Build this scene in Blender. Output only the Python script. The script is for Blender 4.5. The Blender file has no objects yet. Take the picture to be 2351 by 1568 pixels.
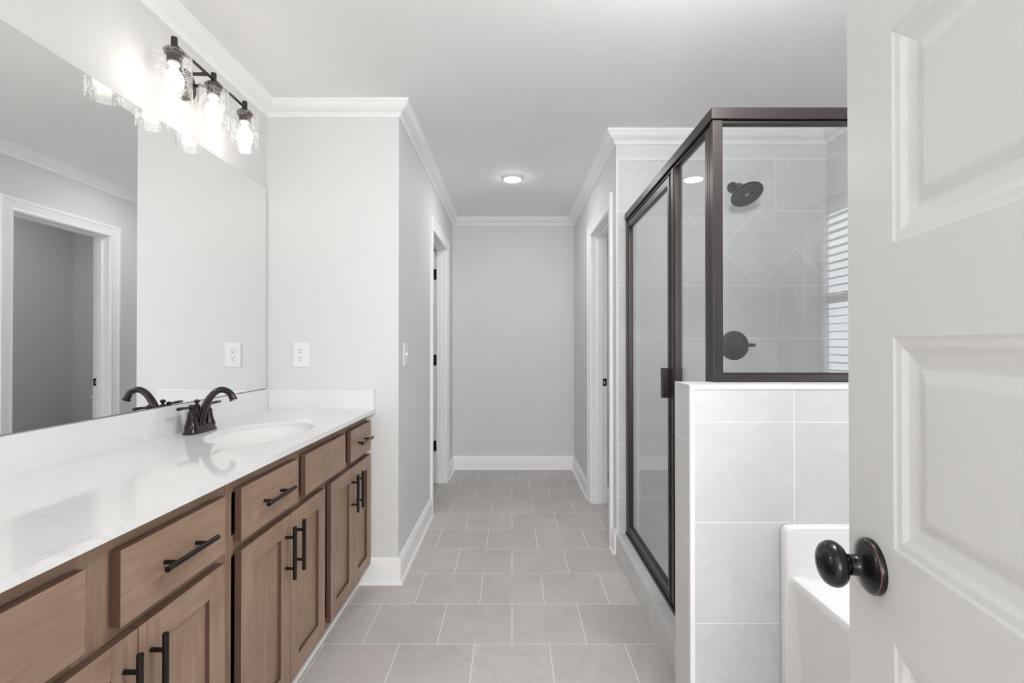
import bpy, bmesh, math, random
from mathutils import Vector, Matrix
random.seed(7)
S = bpy.context.scene
C = S.collection
PI = math.pi

# ------------------------------------------------------------------ camera
cam_d = bpy.data.cameras.new('camera')
cam_d.sensor_width = 36.0
cam_d.lens = 1110.0 / 2351.0 * 36.0
cam_d.clip_start = 0.01
cam = bpy.data.objects.new('camera', cam_d)
cam.location = (0, 0, 1.223)
cam.rotation_euler = (PI / 2 + 0.0063, 0, 0)
C.objects.link(cam)
S.camera = cam

# ------------------------------------------------------------------ exposure
S.view_settings.view_transform = 'Standard'
S.view_settings.look = 'None'
S.view_settings.gamma = 1.0
S.view_settings.use_curve_mapping = False
S.view_settings.exposure = 0.12
S.cycles.use_denoising = True
S.cycles.max_bounces = 14
S.cycles.diffuse_bounces = 7
S.cycles.glossy_bounces = 8
S.cycles.transparent_max_bounces = 24
S.cycles.transmission_bounces = 10
S.cycles.sample_clamp_indirect = 6.0
S.cycles.caustics_reflective = True

# ------------------------------------------------------------------ world (bright overcast sky)
W = bpy.data.worlds.new('sky'); S.world = W; W.use_nodes = True
W.node_tree.nodes['Background'].inputs[0].default_value = (0.90, 0.95, 1.0, 1)
W.node_tree.nodes['Background'].inputs[1].default_value = 6.5

def area(name, loc, rot, sx, sy, power, col=(1, 1, 1)):
    l = bpy.data.lights.new(name, 'AREA'); l.shape = 'RECTANGLE'; l.size = sx; l.size_y = sy
    l.energy = power; l.color = col
    o = bpy.data.objects.new(name, l); o.location = loc; o.rotation_euler = rot; C.objects.link(o)
    return o
# sampling portal in the bath window over the tub, and an added fill light in the bedroom behind the camera
pt = area('bath_window_portal', (2.0, 0.625, 1.485), (0, PI / 2, 0), 1.17, 0.91, 1, (1, 1, 1)); pt.data.cycles.is_portal = True
area('bedroom_fill_light', (0.0, -3.3, 1.45), (PI / 2, 0, 0), 2.6, 1.7, 140, (0.965, 0.985, 1.0))
BULB = 12      # vanity bulbs
LENS = 140      # recessed light of the hall
LENS2 = 59     # added globe near the doorway, fill light
LENS3 = 92     # added fill light in the toilet room

# ------------------------------------------------------------------ materials
def new_mat(name):
    m = bpy.data.materials.new(name); m.use_nodes = True
    nt = m.node_tree
    return m, nt, nt.nodes['Principled BSDF']
def L(nt, a, b): nt.links.new(a, b)
def setp(b, **k):
    for n, v in k.items():
        n = {'base': 'Base Color', 'rough': 'Roughness', 'metal': 'Metallic', 'spec': 'Specular IOR Level', 'coat': 'Coat Weight',
             'coatr': 'Coat Roughness'}.get(n, n)
        b.inputs[n].default_value = (*v, 1) if isinstance(v, tuple) and len(v) == 3 else v
def noise(nt, scale, detail=3, rough=0.5, vec=None, dist=0):
    n = nt.nodes.new('ShaderNodeTexNoise'); n.inputs['Scale'].default_value = scale
    n.inputs['Detail'].default_value = detail; n.inputs['Roughness'].default_value = rough
    n.inputs['Distortion'].default_value = dist
    if vec is None:
        vec = nt.nodes.new('ShaderNodeNewGeometry').outputs['Position']
    L(nt, vec, n.inputs['Vector'])
    return n.outputs['Fac']
def ramp(nt, fac, stops):
    r = nt.nodes.new('ShaderNodeValToRGB'); e = r.color_ramp.elements
    while len(e) < len(stops): e.new(0.5)
    for i, (p, c) in enumerate(stops):
        e[i].position = p; e[i].color = (*c, 1) if isinstance(c, tuple) else (c, c, c, 1)
    L(nt, fac, r.inputs[0]); return r.outputs[0]
def mth(nt, op, a, b=None, c=None):
    n = nt.nodes.new('ShaderNodeMath'); n.operation = op
    for i, v in enumerate((a, b, c)):
        if v is None: continue
        if isinstance(v, (int, float)): n.inputs[i].default_value = v
        else: L(nt, v, n.inputs[i])
    return n.outputs[0]
def mixc(nt, fac, a, b):
    n = nt.nodes.new('ShaderNodeMix'); n.data_type = 'RGBA'
    for i, v in ((0, fac), (6, a), (7, b)):
        if isinstance(v, (int, float)): n.inputs[i].default_value = v
        elif isinstance(v, tuple): n.inputs[i].default_value = (*v, 1)
        else: L(nt, v, n.inputs[i])
    return n.outputs[2]
def bump(nt, b, h, strength, dist=0.001):
    n = nt.nodes.new('ShaderNodeBump'); n.inputs['Strength'].default_value = strength; n.inputs['Distance'].default_value = dist
    L(nt, h, n.inputs['Height']); L(nt, n.outputs[0], b.inputs['Normal'])
def paint(name, col, rough=0.6, bs=0.15, scale=350):
    m, nt, b = new_mat(name); setp(b, base=col, rough=rough, spec=0.35)
    bump(nt, b, noise(nt, scale, 2), bs, 0.0006)
    return m
M = {}
M['wall'] = paint('grey_wall_paint', (0.73, 0.732, 0.73), 0.65)
M['ceil'] = paint('ceiling_paint', (0.92, 0.92, 0.92), 0.8)
M['trim'] = paint('white_trim_paint', (0.93, 0.93, 0.93), 0.35, 0.03)
M['door'] = paint('white_door_paint', (0.81, 0.815, 0.815), 0.35, 0.06)
M['white'] = paint('white_plastic', (0.84, 0.84, 0.84), 0.3, 0.0)
M['porcelain'] = paint('white_porcelain', (0.88, 0.88, 0.87), 0.08, 0.0)
M['tub'] = paint('white_acrylic', (0.88, 0.88, 0.88), 0.12, 0.0)
M['slot'] = paint('dark_slot', (0.03, 0.03, 0.03), 0.6, 0)
M['carpet'] = paint('beige_carpet', (0.5, 0.46, 0.41), 0.95, 0.6, 120)
M['ground'] = paint('outdoor_ground', (0.20, 0.18, 0.14), 0.95, 0.5, 4)
M['foliage'] = paint('tree_foliage', (0.10, 0.11, 0.08), 0.95, 0.5, 4)
M['blind'] = paint('white_blind_slats', (0.86, 0.86, 0.86), 0.4, 0.0)

def tile_mat(name, au, u0, z0, pu=0.3065, pz=0.3065, diamond=None, col=(0.50, 0.505, 0.50), grout=(0.88, 0.88, 0.87), w=0.0030, av='Z'):
    m, nt, b = new_mat(name)
    tc = nt.nodes.new('ShaderNodeNewGeometry').outputs['Position']
    sp = nt.nodes.new('ShaderNodeSeparateXYZ'); L(nt, tc, sp.inputs[0])
    U = mth(nt, 'SUBTRACT', sp.outputs[au], u0); V = mth(nt, 'SUBTRACT', sp.outputs[av], z0)
    def line(x, p, k=1.0):   # 1 on a grout line
        f = mth(nt, 'FRACT', mth(nt, 'ADD', mth(nt, 'DIVIDE', x, p), 100.5))
        d = mth(nt, 'MULTIPLY', mth(nt, 'ABSOLUTE', mth(nt, 'SUBTRACT', f, 0.5)), p * k)
        return mth(nt, 'LESS_THAN', d, w / 2)
    lu, lv = line(U, pu), line(V, pz)
    grid = mth(nt, 'MAXIMUM', lu, lv)
    cellu = mth(nt, 'FLOOR', mth(nt, 'DIVIDE', U, pu)); cellv = mth(nt, 'FLOOR', mth(nt, 'DIVIDE', V, pz))
    if diamond:
        zl, zh, xa = diamond; pd = zh - zl
        z = sp.outputs['Z']
        # above the band the grid hangs from its top edge
        Vt = mth(nt, 'SUBTRACT', z, zh)
        gridt = mth(nt, 'MAXIMUM', lu, line(Vt, 0.3015))
        a = mth(nt, 'SUBTRACT', sp.outputs[au], xa); v = mth(nt, 'SUBTRACT', z, zl)
        dia = mth(nt, 'MAXIMUM', line(mth(nt, 'ADD', a, v), pd, 0.707), line(mth(nt, 'SUBTRACT', a, v), pd, 0.707))
        edge = mth(nt, 'MAXIMUM', mth(nt, 'LESS_THAN', mth(nt, 'ABSOLUTE', v), w / 2), mth(nt, 'LESS_THAN', mth(nt, 'ABSOLUTE', Vt), w / 2))
        inband = mth(nt, 'MULTIPLY', mth(nt, 'GREATER_THAN', v, 0.0), mth(nt, 'LESS_THAN', Vt, 0.0))
        above = mth(nt, 'GREATER_THAN', Vt, 0.0)
        g0 = mth(nt, 'ADD', mth(nt, 'MULTIPLY', inband, dia), mth(nt, 'MULTIPLY', above, gridt))
        below = mth(nt, 'LESS_THAN', v, 0.0)
        g = mth(nt, 'MAXIMUM', mth(nt, 'ADD', g0, mth(nt, 'MULTIPLY', below, grid)), edge)
    else:
        g = grid
    n1 = noise(nt, 3.2, 6, 0.6, tc, 0.6); n2 = noise(nt, 26, 4, 0.6, tc)
    wn = nt.nodes.new('ShaderNodeTexWhiteNoise'); cb = nt.nodes.new('ShaderNodeCombineXYZ')
    L(nt, cellu, cb.inputs[0]); L(nt, cellv, cb.inputs[1]); L(nt, cb.outputs[0], wn.inputs[0])
    t = mth(nt, 'ADD', mth(nt, 'MULTIPLY', n1, 0.55), mth(nt, 'ADD', mth(nt, 'MULTIPLY', n2, 0.25), mth(nt, 'MULTIPLY', wn.outputs[0], 0.16)))
    cc = ramp(nt, t, [(0.25, tuple(c * 0.86 for c in col)), (0.75, tuple(c * 1.12 for c in col))])
    L(nt, mixc(nt, g, cc, grout), b.inputs['Base Color'])
    setp(b, rough=0.42, spec=0.35)
    bump(nt, b, mth(nt, 'SUBTRACT', mth(nt, 'MULTIPLY', n2, 0.15), g), 0.35, 0.001)
    return m
TC = (0.69, 0.695, 0.70)
M['tile_back'] = tile_mat('shower_back_tile', 'X', 0.619, 1.566, diamond=(1.566, 2.003, 1.0), col=TC)
M['tile_right'] = tile_mat('shower_side_tile', 'Y', 2.697, 1.566, diamond=(1.566, 2.003, 2.49), col=TC)
M['tile_hw_front'] = tile_mat('half_wall_front_tile', 'X', 0.5565, 0.9855, col=TC)
M['tile_hw_side'] = tile_mat('half_wall_side_tile', 'Y', 1.45, 0.9245, pu=0.4, col=TC)
M['tile_curb'] = tile_mat('curb_tile', 'Y', 2.08, -0.06, pz=2.0, col=TC)
M['tile_top'] = tile_mat('ledge_tile', 'X', 0.86, -0.06, pz=2.0, col=TC)
M['tile_pan'] = tile_mat('shower_pan_tile', 'X', 0.0, 0.0, pu=0.052, pz=0.052, col=TC, av='Y', w=0.003)

# floor: running bond 12 inch tile
m, nt, b = new_mat('floor_tile'); M['floor'] = m
tc = nt.nodes.new('ShaderNodeNewGeometry').outputs['Position']
mp = nt.nodes.new('ShaderNodeMapping'); mp.inputs['Location'].default_value = (0.3065 * 20, -1.982 + 0.3065 * 11, 0); L(nt, tc, mp.inputs[0])
br = nt.nodes.new('ShaderNodeTexBrick'); L(nt, mp.outputs[0], br.inputs['Vector'])
for k, v in (('Scale', 1.0), ('Mortar Size', 0.0021), ('Mortar Smooth', 0.25), ('Brick Width', 0.3065), ('Row Height', 0.3065), ('Bias', 0.0)):
    br.inputs[k].default_value = v
br.offset = 0.5; br.offset_frequency = 2; br.squash = 1.0
br.inputs['Color1'].default_value = (0.2, 0.2, 0.2, 1); br.inputs['Color2'].default_value = (0.8, 0.8, 0.8, 1)
n1 = noise(nt, 3.5, 6, 0.62, tc, 0.8); n2 = noise(nt, 30, 5, 0.65, tc)
bw = nt.nodes.new('ShaderNodeRGBToBW'); L(nt, br.outputs['Color'], bw.inputs[0])
t = mth(nt, 'ADD', mth(nt, 'MULTIPLY', n1, 0.5), mth(nt, 'ADD', mth(nt, 'MULTIPLY', n2, 0.34), mth(nt, 'MULTIPLY', bw.outputs[0], 0.16)))
FC = (0.545, 0.512, 0.496)
cc = ramp(nt, t, [(0.28, tuple(c * 0.80 for c in FC)), (0.72, tuple(c * 1.18 for c in FC))])
L(nt, mixc(nt, br.outputs['Fac'], cc, (0.84, 0.80, 0.77)), b.inputs['Base Color'])
setp(b, rough=0.45, spec=0.35)
bump(nt, b, mth(nt, 'SUBTRACT', mth(nt, 'MULTIPLY', n2, 0.2), br.outputs['Fac']), 0.4, 0.001)

# wood
def wood(name, axis):
    m, nt, b = new_mat(name)
    tc = nt.nodes.new('ShaderNodeNewGeometry').outputs['Position']
    mp = nt.nodes.new('ShaderNodeMapping'); L(nt, tc, mp.inputs[0])
    s = [16, 16, 16]; s['XYZ'.index(axis)] = 1.4
    mp.inputs['Scale'].default_value = s
    g = noise(nt, 4.5, 6, 0.6, mp.outputs[0], 0.4)
    mp2 = nt.nodes.new('ShaderNodeMapping'); L(nt, tc, mp2.inputs[0]); s2 = [90, 90, 90]; s2['XYZ'.index(axis)] = 6
    mp2.inputs['Scale'].default_value = s2
    f = noise(nt, 4.0, 3, 0.6, mp2.outputs[0])
    bl = noise(nt, 5, 4, 0.6, tc, 0.5)
    t = mth(nt, 'ADD', mth(nt, 'MULTIPLY', g, 0.45), mth(nt, 'ADD', mth(nt, 'MULTIPLY', f, 0.2), mth(nt, 'MULTIPLY', bl, 0.35)))
    c = ramp(nt, t, [(0.30, (0.195, 0.122, 0.084)), (0.52, (0.305, 0.203, 0.143)), (0.72, (0.400, 0.280, 0.205))])
    L(nt, c, b.inputs['Base Color']); setp(b, rough=0.38, spec=0.4)
    bump(nt, b, f, 0.08, 0.0005)
    return m
M['wood_v'] = wood('stained_maple_upright', 'Z')
M['wood_h'] = wood('stained_maple_level', 'Y')
M['wood_edge_shade'] = paint('maple_edge_painted_shade', (0.115, 0.066, 0.048), 0.45, 0.05)  # darker wood for edge faces of the fronts, shade put into the colour
M['wood_in'] = paint('cabinet_dark_inside', (0.05, 0.035, 0.028), 0.7, 0)

# countertop: white engineered stone with thin grey veins
m, nt, b = new_mat('white_veined_stone'); M['stone'] = m
tc = nt.nodes.new('ShaderNodeNewGeometry').outputs['Position']
mp = nt.nodes.new('ShaderNodeMapping'); mp.inputs['Location'].default_value = (3.1, 1.7, 0.4); mp.inputs['Scale'].default_value = (1, 0.55, 1); mp.inputs['Rotation'].default_value = (0, 0, 0.3); L(nt, tc, mp.inputs[0])
v1 = noise(nt, 1.9, 5, 0.55, mp.outputs[0], 0.9)
d = mth(nt, 'ABSOLUTE', mth(nt, 'SUBTRACT', v1, 0.5))
vein = ramp(nt, d, [(0.0, 1.0), (0.0075, 0.0)])
msk = ramp(nt, noise(nt, 2.3, 2, 0.5, mp.outputs[0]), [(0.50, 0.0), (0.62, 1.0)])
vein = mth(nt, 'MULTIPLY', mth(nt, 'MULTIPLY', vein, msk), 0.24)
cl = ramp(nt, noise(nt, 3, 4, 0.6, tc), [(0.3, (0.79, 0.79, 0.785)), (0.7, (0.83, 0.83, 0.83))])
L(nt, mixc(nt, vein, cl, (0.30, 0.29, 0.30)), b.inputs['Base Color'])
setp(b, rough=0.07, spec=0.5)

def metal(name, col, rough, metallic=0.85, mottle=0.0, coat=0.0):
    m, nt, b = new_mat(name); setp(b, base=col, rough=rough, metal=metallic, coat=coat)
    if mottle:
        f = noise(nt, 55, 4, 0.6)
        L(nt, ramp(nt, f, [(0.35, col), (0.75, (col[0] * 2.2 + .006, col[1] * 1.7, col[2] * 1.5))]), b.inputs['Base Color'])
    return m
M['bronze'] = metal('oil_rubbed_bronze', (0.020, 0.016, 0.018), 0.22, 0.6, 0.5, 0.2)
M['knob'] = metal('blackened_bronze', (0.012, 0.012, 0.014), 0.25, 0.5, 0, 0.2)
M['copper'] = metal('worn_copper_edge', (0.30, 0.14, 0.09), 0.35, 0.9)
M['pull'] = metal('dark_bronze_pull', (0.016, 0.012, 0.010), 0.3, 0.5)
M['frame'] = metal('anodised_bronze_frame', (0.064, 0.056, 0.054), 0.36, 0.85)
M['fixture'] = metal('bronze_light_fixture', (0.055, 0.042, 0.036), 0.38, 0.6)
M['shower'] = metal('dark_bronze_shower_trim', (0.035, 0.033, 0.033), 0.35, 0.5)
M['brass'] = metal('latch_metal', (0.6, 0.55, 0.48), 0.3, 1.0)
M['rubber'] = paint('rubber_nozzles', (0.13, 0.13, 0.13), 0.7, 0)
M['mirror'] = metal('mirror_silver', (0.93, 0.94, 0.935), 0.0, 1.0)
M['mirror_edge'] = metal('mirror_edge', (0.12, 0.13, 0.13), 0.3, 0.4)

def thin_glass(name, tint, rough=0.0, ior=1.5, gain=1.0, bubbles=False):
    m = bpy.data.materials.new(name); m.use_nodes = True; nt = m.node_tree
    for n in list(nt.nodes): nt.nodes.remove(n)
    out = nt.nodes.new('ShaderNodeOutputMaterial'); tr = nt.nodes.new('ShaderNodeBsdfTransparent'); gl = nt.nodes.new('ShaderNodeBsdfGlossy')
    mx = nt.nodes.new('ShaderNodeMixShader'); fr = nt.nodes.new('ShaderNodeFresnel'); ge = nt.nodes.new('ShaderNodeNewGeometry')
    tr.inputs[0].default_value = (*tint, 1); gl.inputs['Roughness'].default_value = rough; gl.inputs['Color'].default_value = (1, 1, 1, 1)
    i = mth(nt, 'ADD', mth(nt, 'MULTIPLY', ge.outputs['Backfacing'], 1.0 / ior - ior), ior)
    L(nt, i, fr.inputs[0])
    fac = mth(nt, 'MINIMUM', mth(nt, 'MULTIPLY', fr.outputs[0], gain), 1.0)
    L(nt, fac, mx.inputs[0]); L(nt, tr.outputs[0], mx.inputs[1]); L(nt, gl.outputs[0], mx.inputs[2])
    last = mx.outputs[0]
    if bubbles:
        tc = nt.nodes.new('ShaderNodeNewGeometry').outputs['Position']
        vo = nt.nodes.new('ShaderNodeTexVoronoi'); vo.inputs['Scale'].default_value = 250; L(nt, tc, vo.inputs['Vector'])
        den = ramp(nt, noise(nt, 30, 2, 0.5, tc), [(0.42, 0.0), (0.55, 1.0)])
        dot = mth(nt, 'MULTIPLY', mth(nt, 'LESS_THAN', vo.outputs['Distance'], 0.27), den)
        tl = nt.nodes.new('ShaderNodeBsdfTranslucent'); tl.inputs[0].default_value = (0.95, 0.95, 0.95, 1)
        df = nt.nodes.new('ShaderNodeBsdfDiffuse'); df.inputs[0].default_value = (0.95, 0.95, 0.95, 1)
        ad = nt.nodes.new('ShaderNodeMixShader'); L(nt, tl.outputs[0], ad.inputs[1]); L(nt, df.outputs[0], ad.inputs[2])
        m2 = nt.nodes.new('ShaderNodeMixShader'); L(nt, mth(nt, 'MULTIPLY', dot, 0.65), m2.inputs[0]); L(nt, last, m2.inputs[1]); L(nt, ad.outputs[0], m2.inputs[2])
        last = m2.outputs[0]
    L(nt, last, out.inputs[0])
    return m
M['glass'] = thin_glass('clear_shower_glass', (0.980, 0.987, 0.987))
M['pane'] = thin_glass('window_glass', (0.97, 0.98, 0.98))
M['seeded'] = thin_glass('seeded_glass', (0.985, 0.985, 0.985), 0.02, 1.5, 1.0, True)
def emit(name, col, s):
    m = bpy.data.materials.new(name); m.use_nodes = True; nt = m.node_tree
    for n in list(nt.nodes): nt.nodes.remove(n)
    out = nt.nodes.new('ShaderNodeOutputMaterial'); e = nt.nodes.new('ShaderNodeEmission')
    e.inputs[0].default_value = (*col, 1); e.inputs[1].default_value = s; L(nt, e.outputs[0], out.inputs[0]); return m
M['bulb'] = emit('lit_bulb', (1.0, 0.93, 0.86), BULB)
M['lens'] = emit('lit_lens', (1.0, 0.99, 0.975), LENS)
M['lens3'] = emit('lit_lens_toilet_fill', (1.0, 0.99, 0.975), LENS3)
M['lens2'] = emit('lit_fill_globe', (1.0, 0.99, 0.975), LENS2)

# ------------------------------------------------------------------ mesh helpers
class MB:
    """collects shapes in world coordinates; build() links them as one object whose origin is its parent's place"""
    def __init__(s): s.v = []; s.f = []; s.m = []
    def add(s, vs, fs, mi=0):
        o = len(s.v); s.v += [Vector(v) for v in vs]; s.f += [tuple(i + o for i in f) for f in fs]; s.m += [mi] * len(fs)
        return s
    def box(s, a, b, mi=0, side=None):
        x0, y0, z0 = (min(a[i], b[i]) for i in range(3)); x1, y1, z1 = (max(a[i], b[i]) for i in range(3))
        vs = [(x0, y0, z0), (x1, y0, z0), (x1, y1, z0), (x0, y1, z0), (x0, y0, z1), (x1, y0, z1), (x1, y1, z1), (x0, y1, z1)]
        return s.add(vs, [(0, 3, 2, 1), (4, 5, 6, 7), (0, 1, 5, 4), (1, 2, 6, 5), (2, 3, 7, 6), (3, 0, 4, 7)], mi) if side is None else s.add(vs, [(1, 2, 6, 5)], mi).add(vs, [(0, 3, 2, 1), (4, 5, 6, 7), (0, 1, 5, 4), (2, 3, 7, 6), (3, 0, 4, 7)], side)
    def lathe(s, prof, origin, axis=(0, 0, 1), n=32, mi=0, cap=True):
        """prof: list of (radius, height along axis)"""
        ax = Vector(axis).normalized(); u = ax.orthogonal().normalized(); w = ax.cross(u); o = Vector(origin)
        vs = []; fs = []
        for r, h in prof:
            for k in range(n):
                a = 2 * PI * k / n
                vs.append(o + ax * h + (u * math.cos(a) + w * math.sin(a)) * r)
        for i in range(len(prof) - 1):
            for k in range(n):
                k2 = (k + 1) % n
                fs.append((i * n + k, i * n + k2, (i + 1) * n + k2, (i + 1) * n + k))
        if cap:
            fs.append(tuple(reversed(range(n)))); fs.append(tuple((len(prof) - 1) * n + k for k in range(n)))
        return s.add(vs, fs, mi)
    def tube(s, pts, rad, n=16, mi=0, flat=1.0, upv=None):
        """swept round (or flattened) tube, rad = number or list"""
        P = [Vector(p) for p in pts]; R = rad if isinstance(rad, (list, tuple)) else [rad] * len(P)
        vs = []; fs = []; prev = None
        for i, p in enumerate(P):
            t = (P[min(i + 1, len(P) - 1)] - P[max(i - 1, 0)]).normalized()
            if prev is None: u = Vector(upv) if upv else t.orthogonal()
            else: u = prev
            u = (u - t * u.dot(t)).normalized(); prev = u; w = t.cross(u)
            for k in range(n):
                a = 2 * PI * k / n
                vs.append(p + u * math.cos(a) * R[i] * flat + w * math.sin(a) * R[i])
        for i in range(len(P) - 1):
            for k in range(n):
                k2 = (k + 1) % n; fs.append((i * n + k, i * n + k2, (i + 1) * n + k2, (i + 1) * n + k))
        fs.append(tuple(reversed(range(n)))); fs.append(tuple((len(P) - 1) * n + k for k in range(n)))
        return s.add(vs, fs, mi)
    def rings(s, rings, cap0=True, cap1=True, mi=0):
        n = len(rings[0]); vs = [v for r in rings for v in r]; fs = []
        for i in range(len(rings) - 1):
            for k in range(n):
                k2 = (k + 1) % n; fs.append((i * n + k, i * n + k2, (i + 1) * n + k2, (i + 1) * n + k))
        if cap0: fs.append(tuple(reversed(range(n))))
        if cap1: fs.append(tuple((len(rings) - 1) * n + k for k in range(n)))
        return s.add(vs, fs, mi)
    def build(s, name, mats, parent=None, bevel=0, smooth=False, xform=None, segs=2, weld=False):
        o0 = Vector((0, 0, 0)); me = bpy.data.meshes.new(name)
        vs = [xform(v) for v in s.v] if xform else s.v
        if parent is not None:
            p = parent; o0 = Vector((0, 0, 0))
            while p is not None: o0 = o0 + p.location; p = p.parent
        me.from_pydata([tuple(v - o0) for v in vs], [], s.f)
        if not isinstance(mats, (list, tuple)): mats = [mats]
        for mt in mats: me.materials.append(M[mt] if isinstance(mt, str) else mt)
        for p, mi in zip(me.polygons, s.m): p.material_index = mi
        bm = bmesh.new(); bm.from_mesh(me)
        if weld: bmesh.ops.remove_doubles(bm, verts=bm.verts, dist=1e-5)
        bmesh.ops.recalc_face_normals(bm, faces=bm.faces)
        bm.to_mesh(me); bm.free()
        if smooth:
            for p in me.polygons: p.use_smooth = True
            me.set_sharp_from_angle(angle=math.radians(38))
        o = bpy.data.objects.new(name, me); C.objects.link(o)
        if bevel:
            md = o.modifiers.new('bevel', 'BEVEL'); md.width = bevel; md.segments = segs; md.limit_method = 'ANGLE'; md.harden_normals = False
        if parent is not None: o.parent = parent
        return o
def tag(o, label=None, cat=None, group=None, kind=None):
    if label: o['label'] = label
    if cat: o['category'] = cat
    if group: o['group'] = group
    if kind: o['kind'] = kind
    return o
def thing(name, loc, label, cat, group=None, kind=None):
    o = bpy.data.objects.new(name, None); o.empty_display_size = 0.05; C.objects.link(o); o.location = loc
    return tag(o, label, cat, group, kind)
def struct(mb, name, mats, label=None, cat=None, parent=None, **k):
    o = mb.build(name, mats, parent, **k)
    if parent is None: tag(o, label, cat, None, 'structure')
    return o
def sweep(prof, path, N, closed=False, side=1, seg=None):
    """prof: (a across, b along N); path: 3d points in a plane with normal N; returns MB"""
    N = Vector(N).normalized(); P = [Vector(p) for p in path]; n = len(P); mb = MB(); R = []
    for i in range(n):
        ds = []
        if closed or i > 0: ds.append((P[i] - P[i - 1]).normalized())
        if closed or i < n - 1: ds.append((P[(i + 1) % n] - P[i]).normalized())
        ns = [N.cross(d) * side for d in ds]
        if len(ns) == 1: off = ns[0]
        else:
            off = (ns[0] + ns[1]); off = off / (1 + ns[0].dot(ns[1]))
        R.append([P[i] + off * a + N * b for a, b in prof])
    ids = range(n if closed else n - 1) if seg is None else seg
    for i in ids:
        mb.rings([R[i], R[(i + 1) % n]])
    return mb

# ------------------------------------------------------------------ room constants
XL, XR = -1.264, 1.842          # vanity wall, outer wall
YB, YP, YS, YE = -0.075, 2.487, 2.825, 4.750   # back wall, partition, shower wall, end wall
HL, HR = -0.583, 0.609          # hall sides
CZ = 2.466                      # ceiling
TW = 0.125

def lskew(v): return Vector((v.x + (.0044 * (v.y - 2.487) if v.x < -1.1 else 0), v.y, v.z))   # the vanity wall is a touch out of square
# floor and ceiling
struct(MB().box((-2.1, YB - 0.115, -0.1), (XR + 0.15, YE + 0.13, 0)), 'floor', 'floor', 'grey beige square floor tile laid in running bond', 'floor')
struct(MB().box((-2.1, YB - 0.115, CZ), (XR + 0.15, YE + 0.13, CZ + 0.1)), 'ceiling', 'ceil', 'smooth pale grey ceiling', 'ceiling')
# walls
struct(MB().box((XL - TW, YB - .115, 0), (XL, YP, CZ)), 'wall_left', 'wall', 'light grey wall behind the vanity mirror', 'wall', xform=lskew)
struct(MB().box((XL - TW, YP, 0), (HL - TW, YP + .115, CZ)).box((HL - TW, YP, 0), (HL, YP + .115, CZ)), 'wall_partition', 'wall', 'light grey wall at the far end of the vanity with the outlet', 'wall')
LD0, LD1, DH = 3.530, 4.275, 2.062
RD0, RD1 = 3.000, 3.727
struct(MB().box((HL - TW, YP + .115, 0), (HL, LD0, CZ)).box((HL - TW, LD1, 0), (HL, YE, CZ)).box((HL - TW, LD0, DH), (HL, LD1, CZ)),
       'wall_hall_left', 'wall', 'light grey left wall of the short hall', 'wall')
struct(MB().box((HR, YS + .1, 0), (HR + TW, RD0, CZ)).box((HR, RD1, 0), (HR + TW, YE, CZ)).box((HR, RD0, DH), (HR + TW, RD1, CZ)),
       'wall_hall_right', 'wall', 'light grey right wall of the short hall', 'wall')
struct(MB().box((-2.1, YE, 0), (XR + .13, YE + TW, CZ)), 'wall_end', 'wall', 'grey end wall of the hall', 'wall')
struct(MB().box((HR, YS + .001, 0), (XR, YS + .1, CZ)), 'wall_shower_back', 'wall', 'white wall above the shower tile', 'wall')
struct(MB().box((-2.1, YP + .115, 0), (-2.0, YE, CZ)).box((-2.0, YP + .115, 0), (XL - TW, YP + .2, CZ)), 'wall_closet', 'wall', 'grey walls of the dark closet off the hall', 'wall')
WY0, WY1, WZ0, WZ1 = 0.17, 1.08, 0.90, 2.07
struct(MB().box((XR, YB - .115, 0), (XR + .13, WY0, CZ)).box((XR, WY1, 0), (XR + .13, YE, CZ)).box((XR, WY0, 0), (XR + .13, WY1, WZ0)).box((XR, WY0, WZ1), (XR + .13, WY1, CZ)),
       'wall_right', 'wall', 'outer wall with the window over the tub', 'wall')
DX0, DX1 = -0.435, 0.345
struct(MB().box((XL, YB - .115, 0), (DX0, YB, CZ)).box((DX1, YB - .115, 0), (XR, YB, CZ)).box((DX0, YB - .115, 2.05), (DX1, YB, CZ)),
       'wall_back', 'wall', 'grey wall around the doorway behind the viewer', 'wall')
# bedroom shell behind the viewer
by = YB - .115
struct(MB().box((-2.6, -3.5, -.1), (1.972, by, 0)), 'floor_bedroom', 'carpet', 'beige bedroom carpet behind the doorway', 'floor')
struct(MB().box((-2.6, -3.5, CZ), (1.972, by, CZ + .1)), 'ceiling_bedroom', 'ceil', 'bedroom ceiling behind the doorway', 'ceiling')
struct(MB().box((-2.6, -3.6, 0), (1.972, -3.5, CZ)).box((-2.7, -3.6, 0), (-2.6, by, CZ)).box((1.842, -3.5, 0), (1.972, by, CZ)).box((-2.6, by, 0), (-1.389, by + .1, CZ)),
       'wall_bedroom', 'wall', 'bedroom walls behind the doorway', 'wall')

# tile skins of the shower
struct(MB().box((HR, YS - .0, 0.0), (XR, YS - .010, 2.300)), 'wall_shower_tile', 'tile_back', 'grey shower back wall tile with a diamond band', 'wall tile')
struct(MB().box((XR - .010, 1.62, 0.0), (XR, YS - .010, 2.300)), 'wall_shower_side_tile', 'tile_right', 'grey tile on the outer wall inside the shower', 'wall tile')
struct(MB().box((HR - .001, YS - .012, .0), (HR + .006, YS - .001, 2.300)).box((HR - .001, YS - .0135, 2.3002), (XR - .001, YS - .001, 2.307)).box((XR - .013, 1.62, 2.300), (XR, YS - .01, 2.307)),
       'trim_tile_edge', 'trim', 'thin white edge strip around the shower tile', 'trim')

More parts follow.
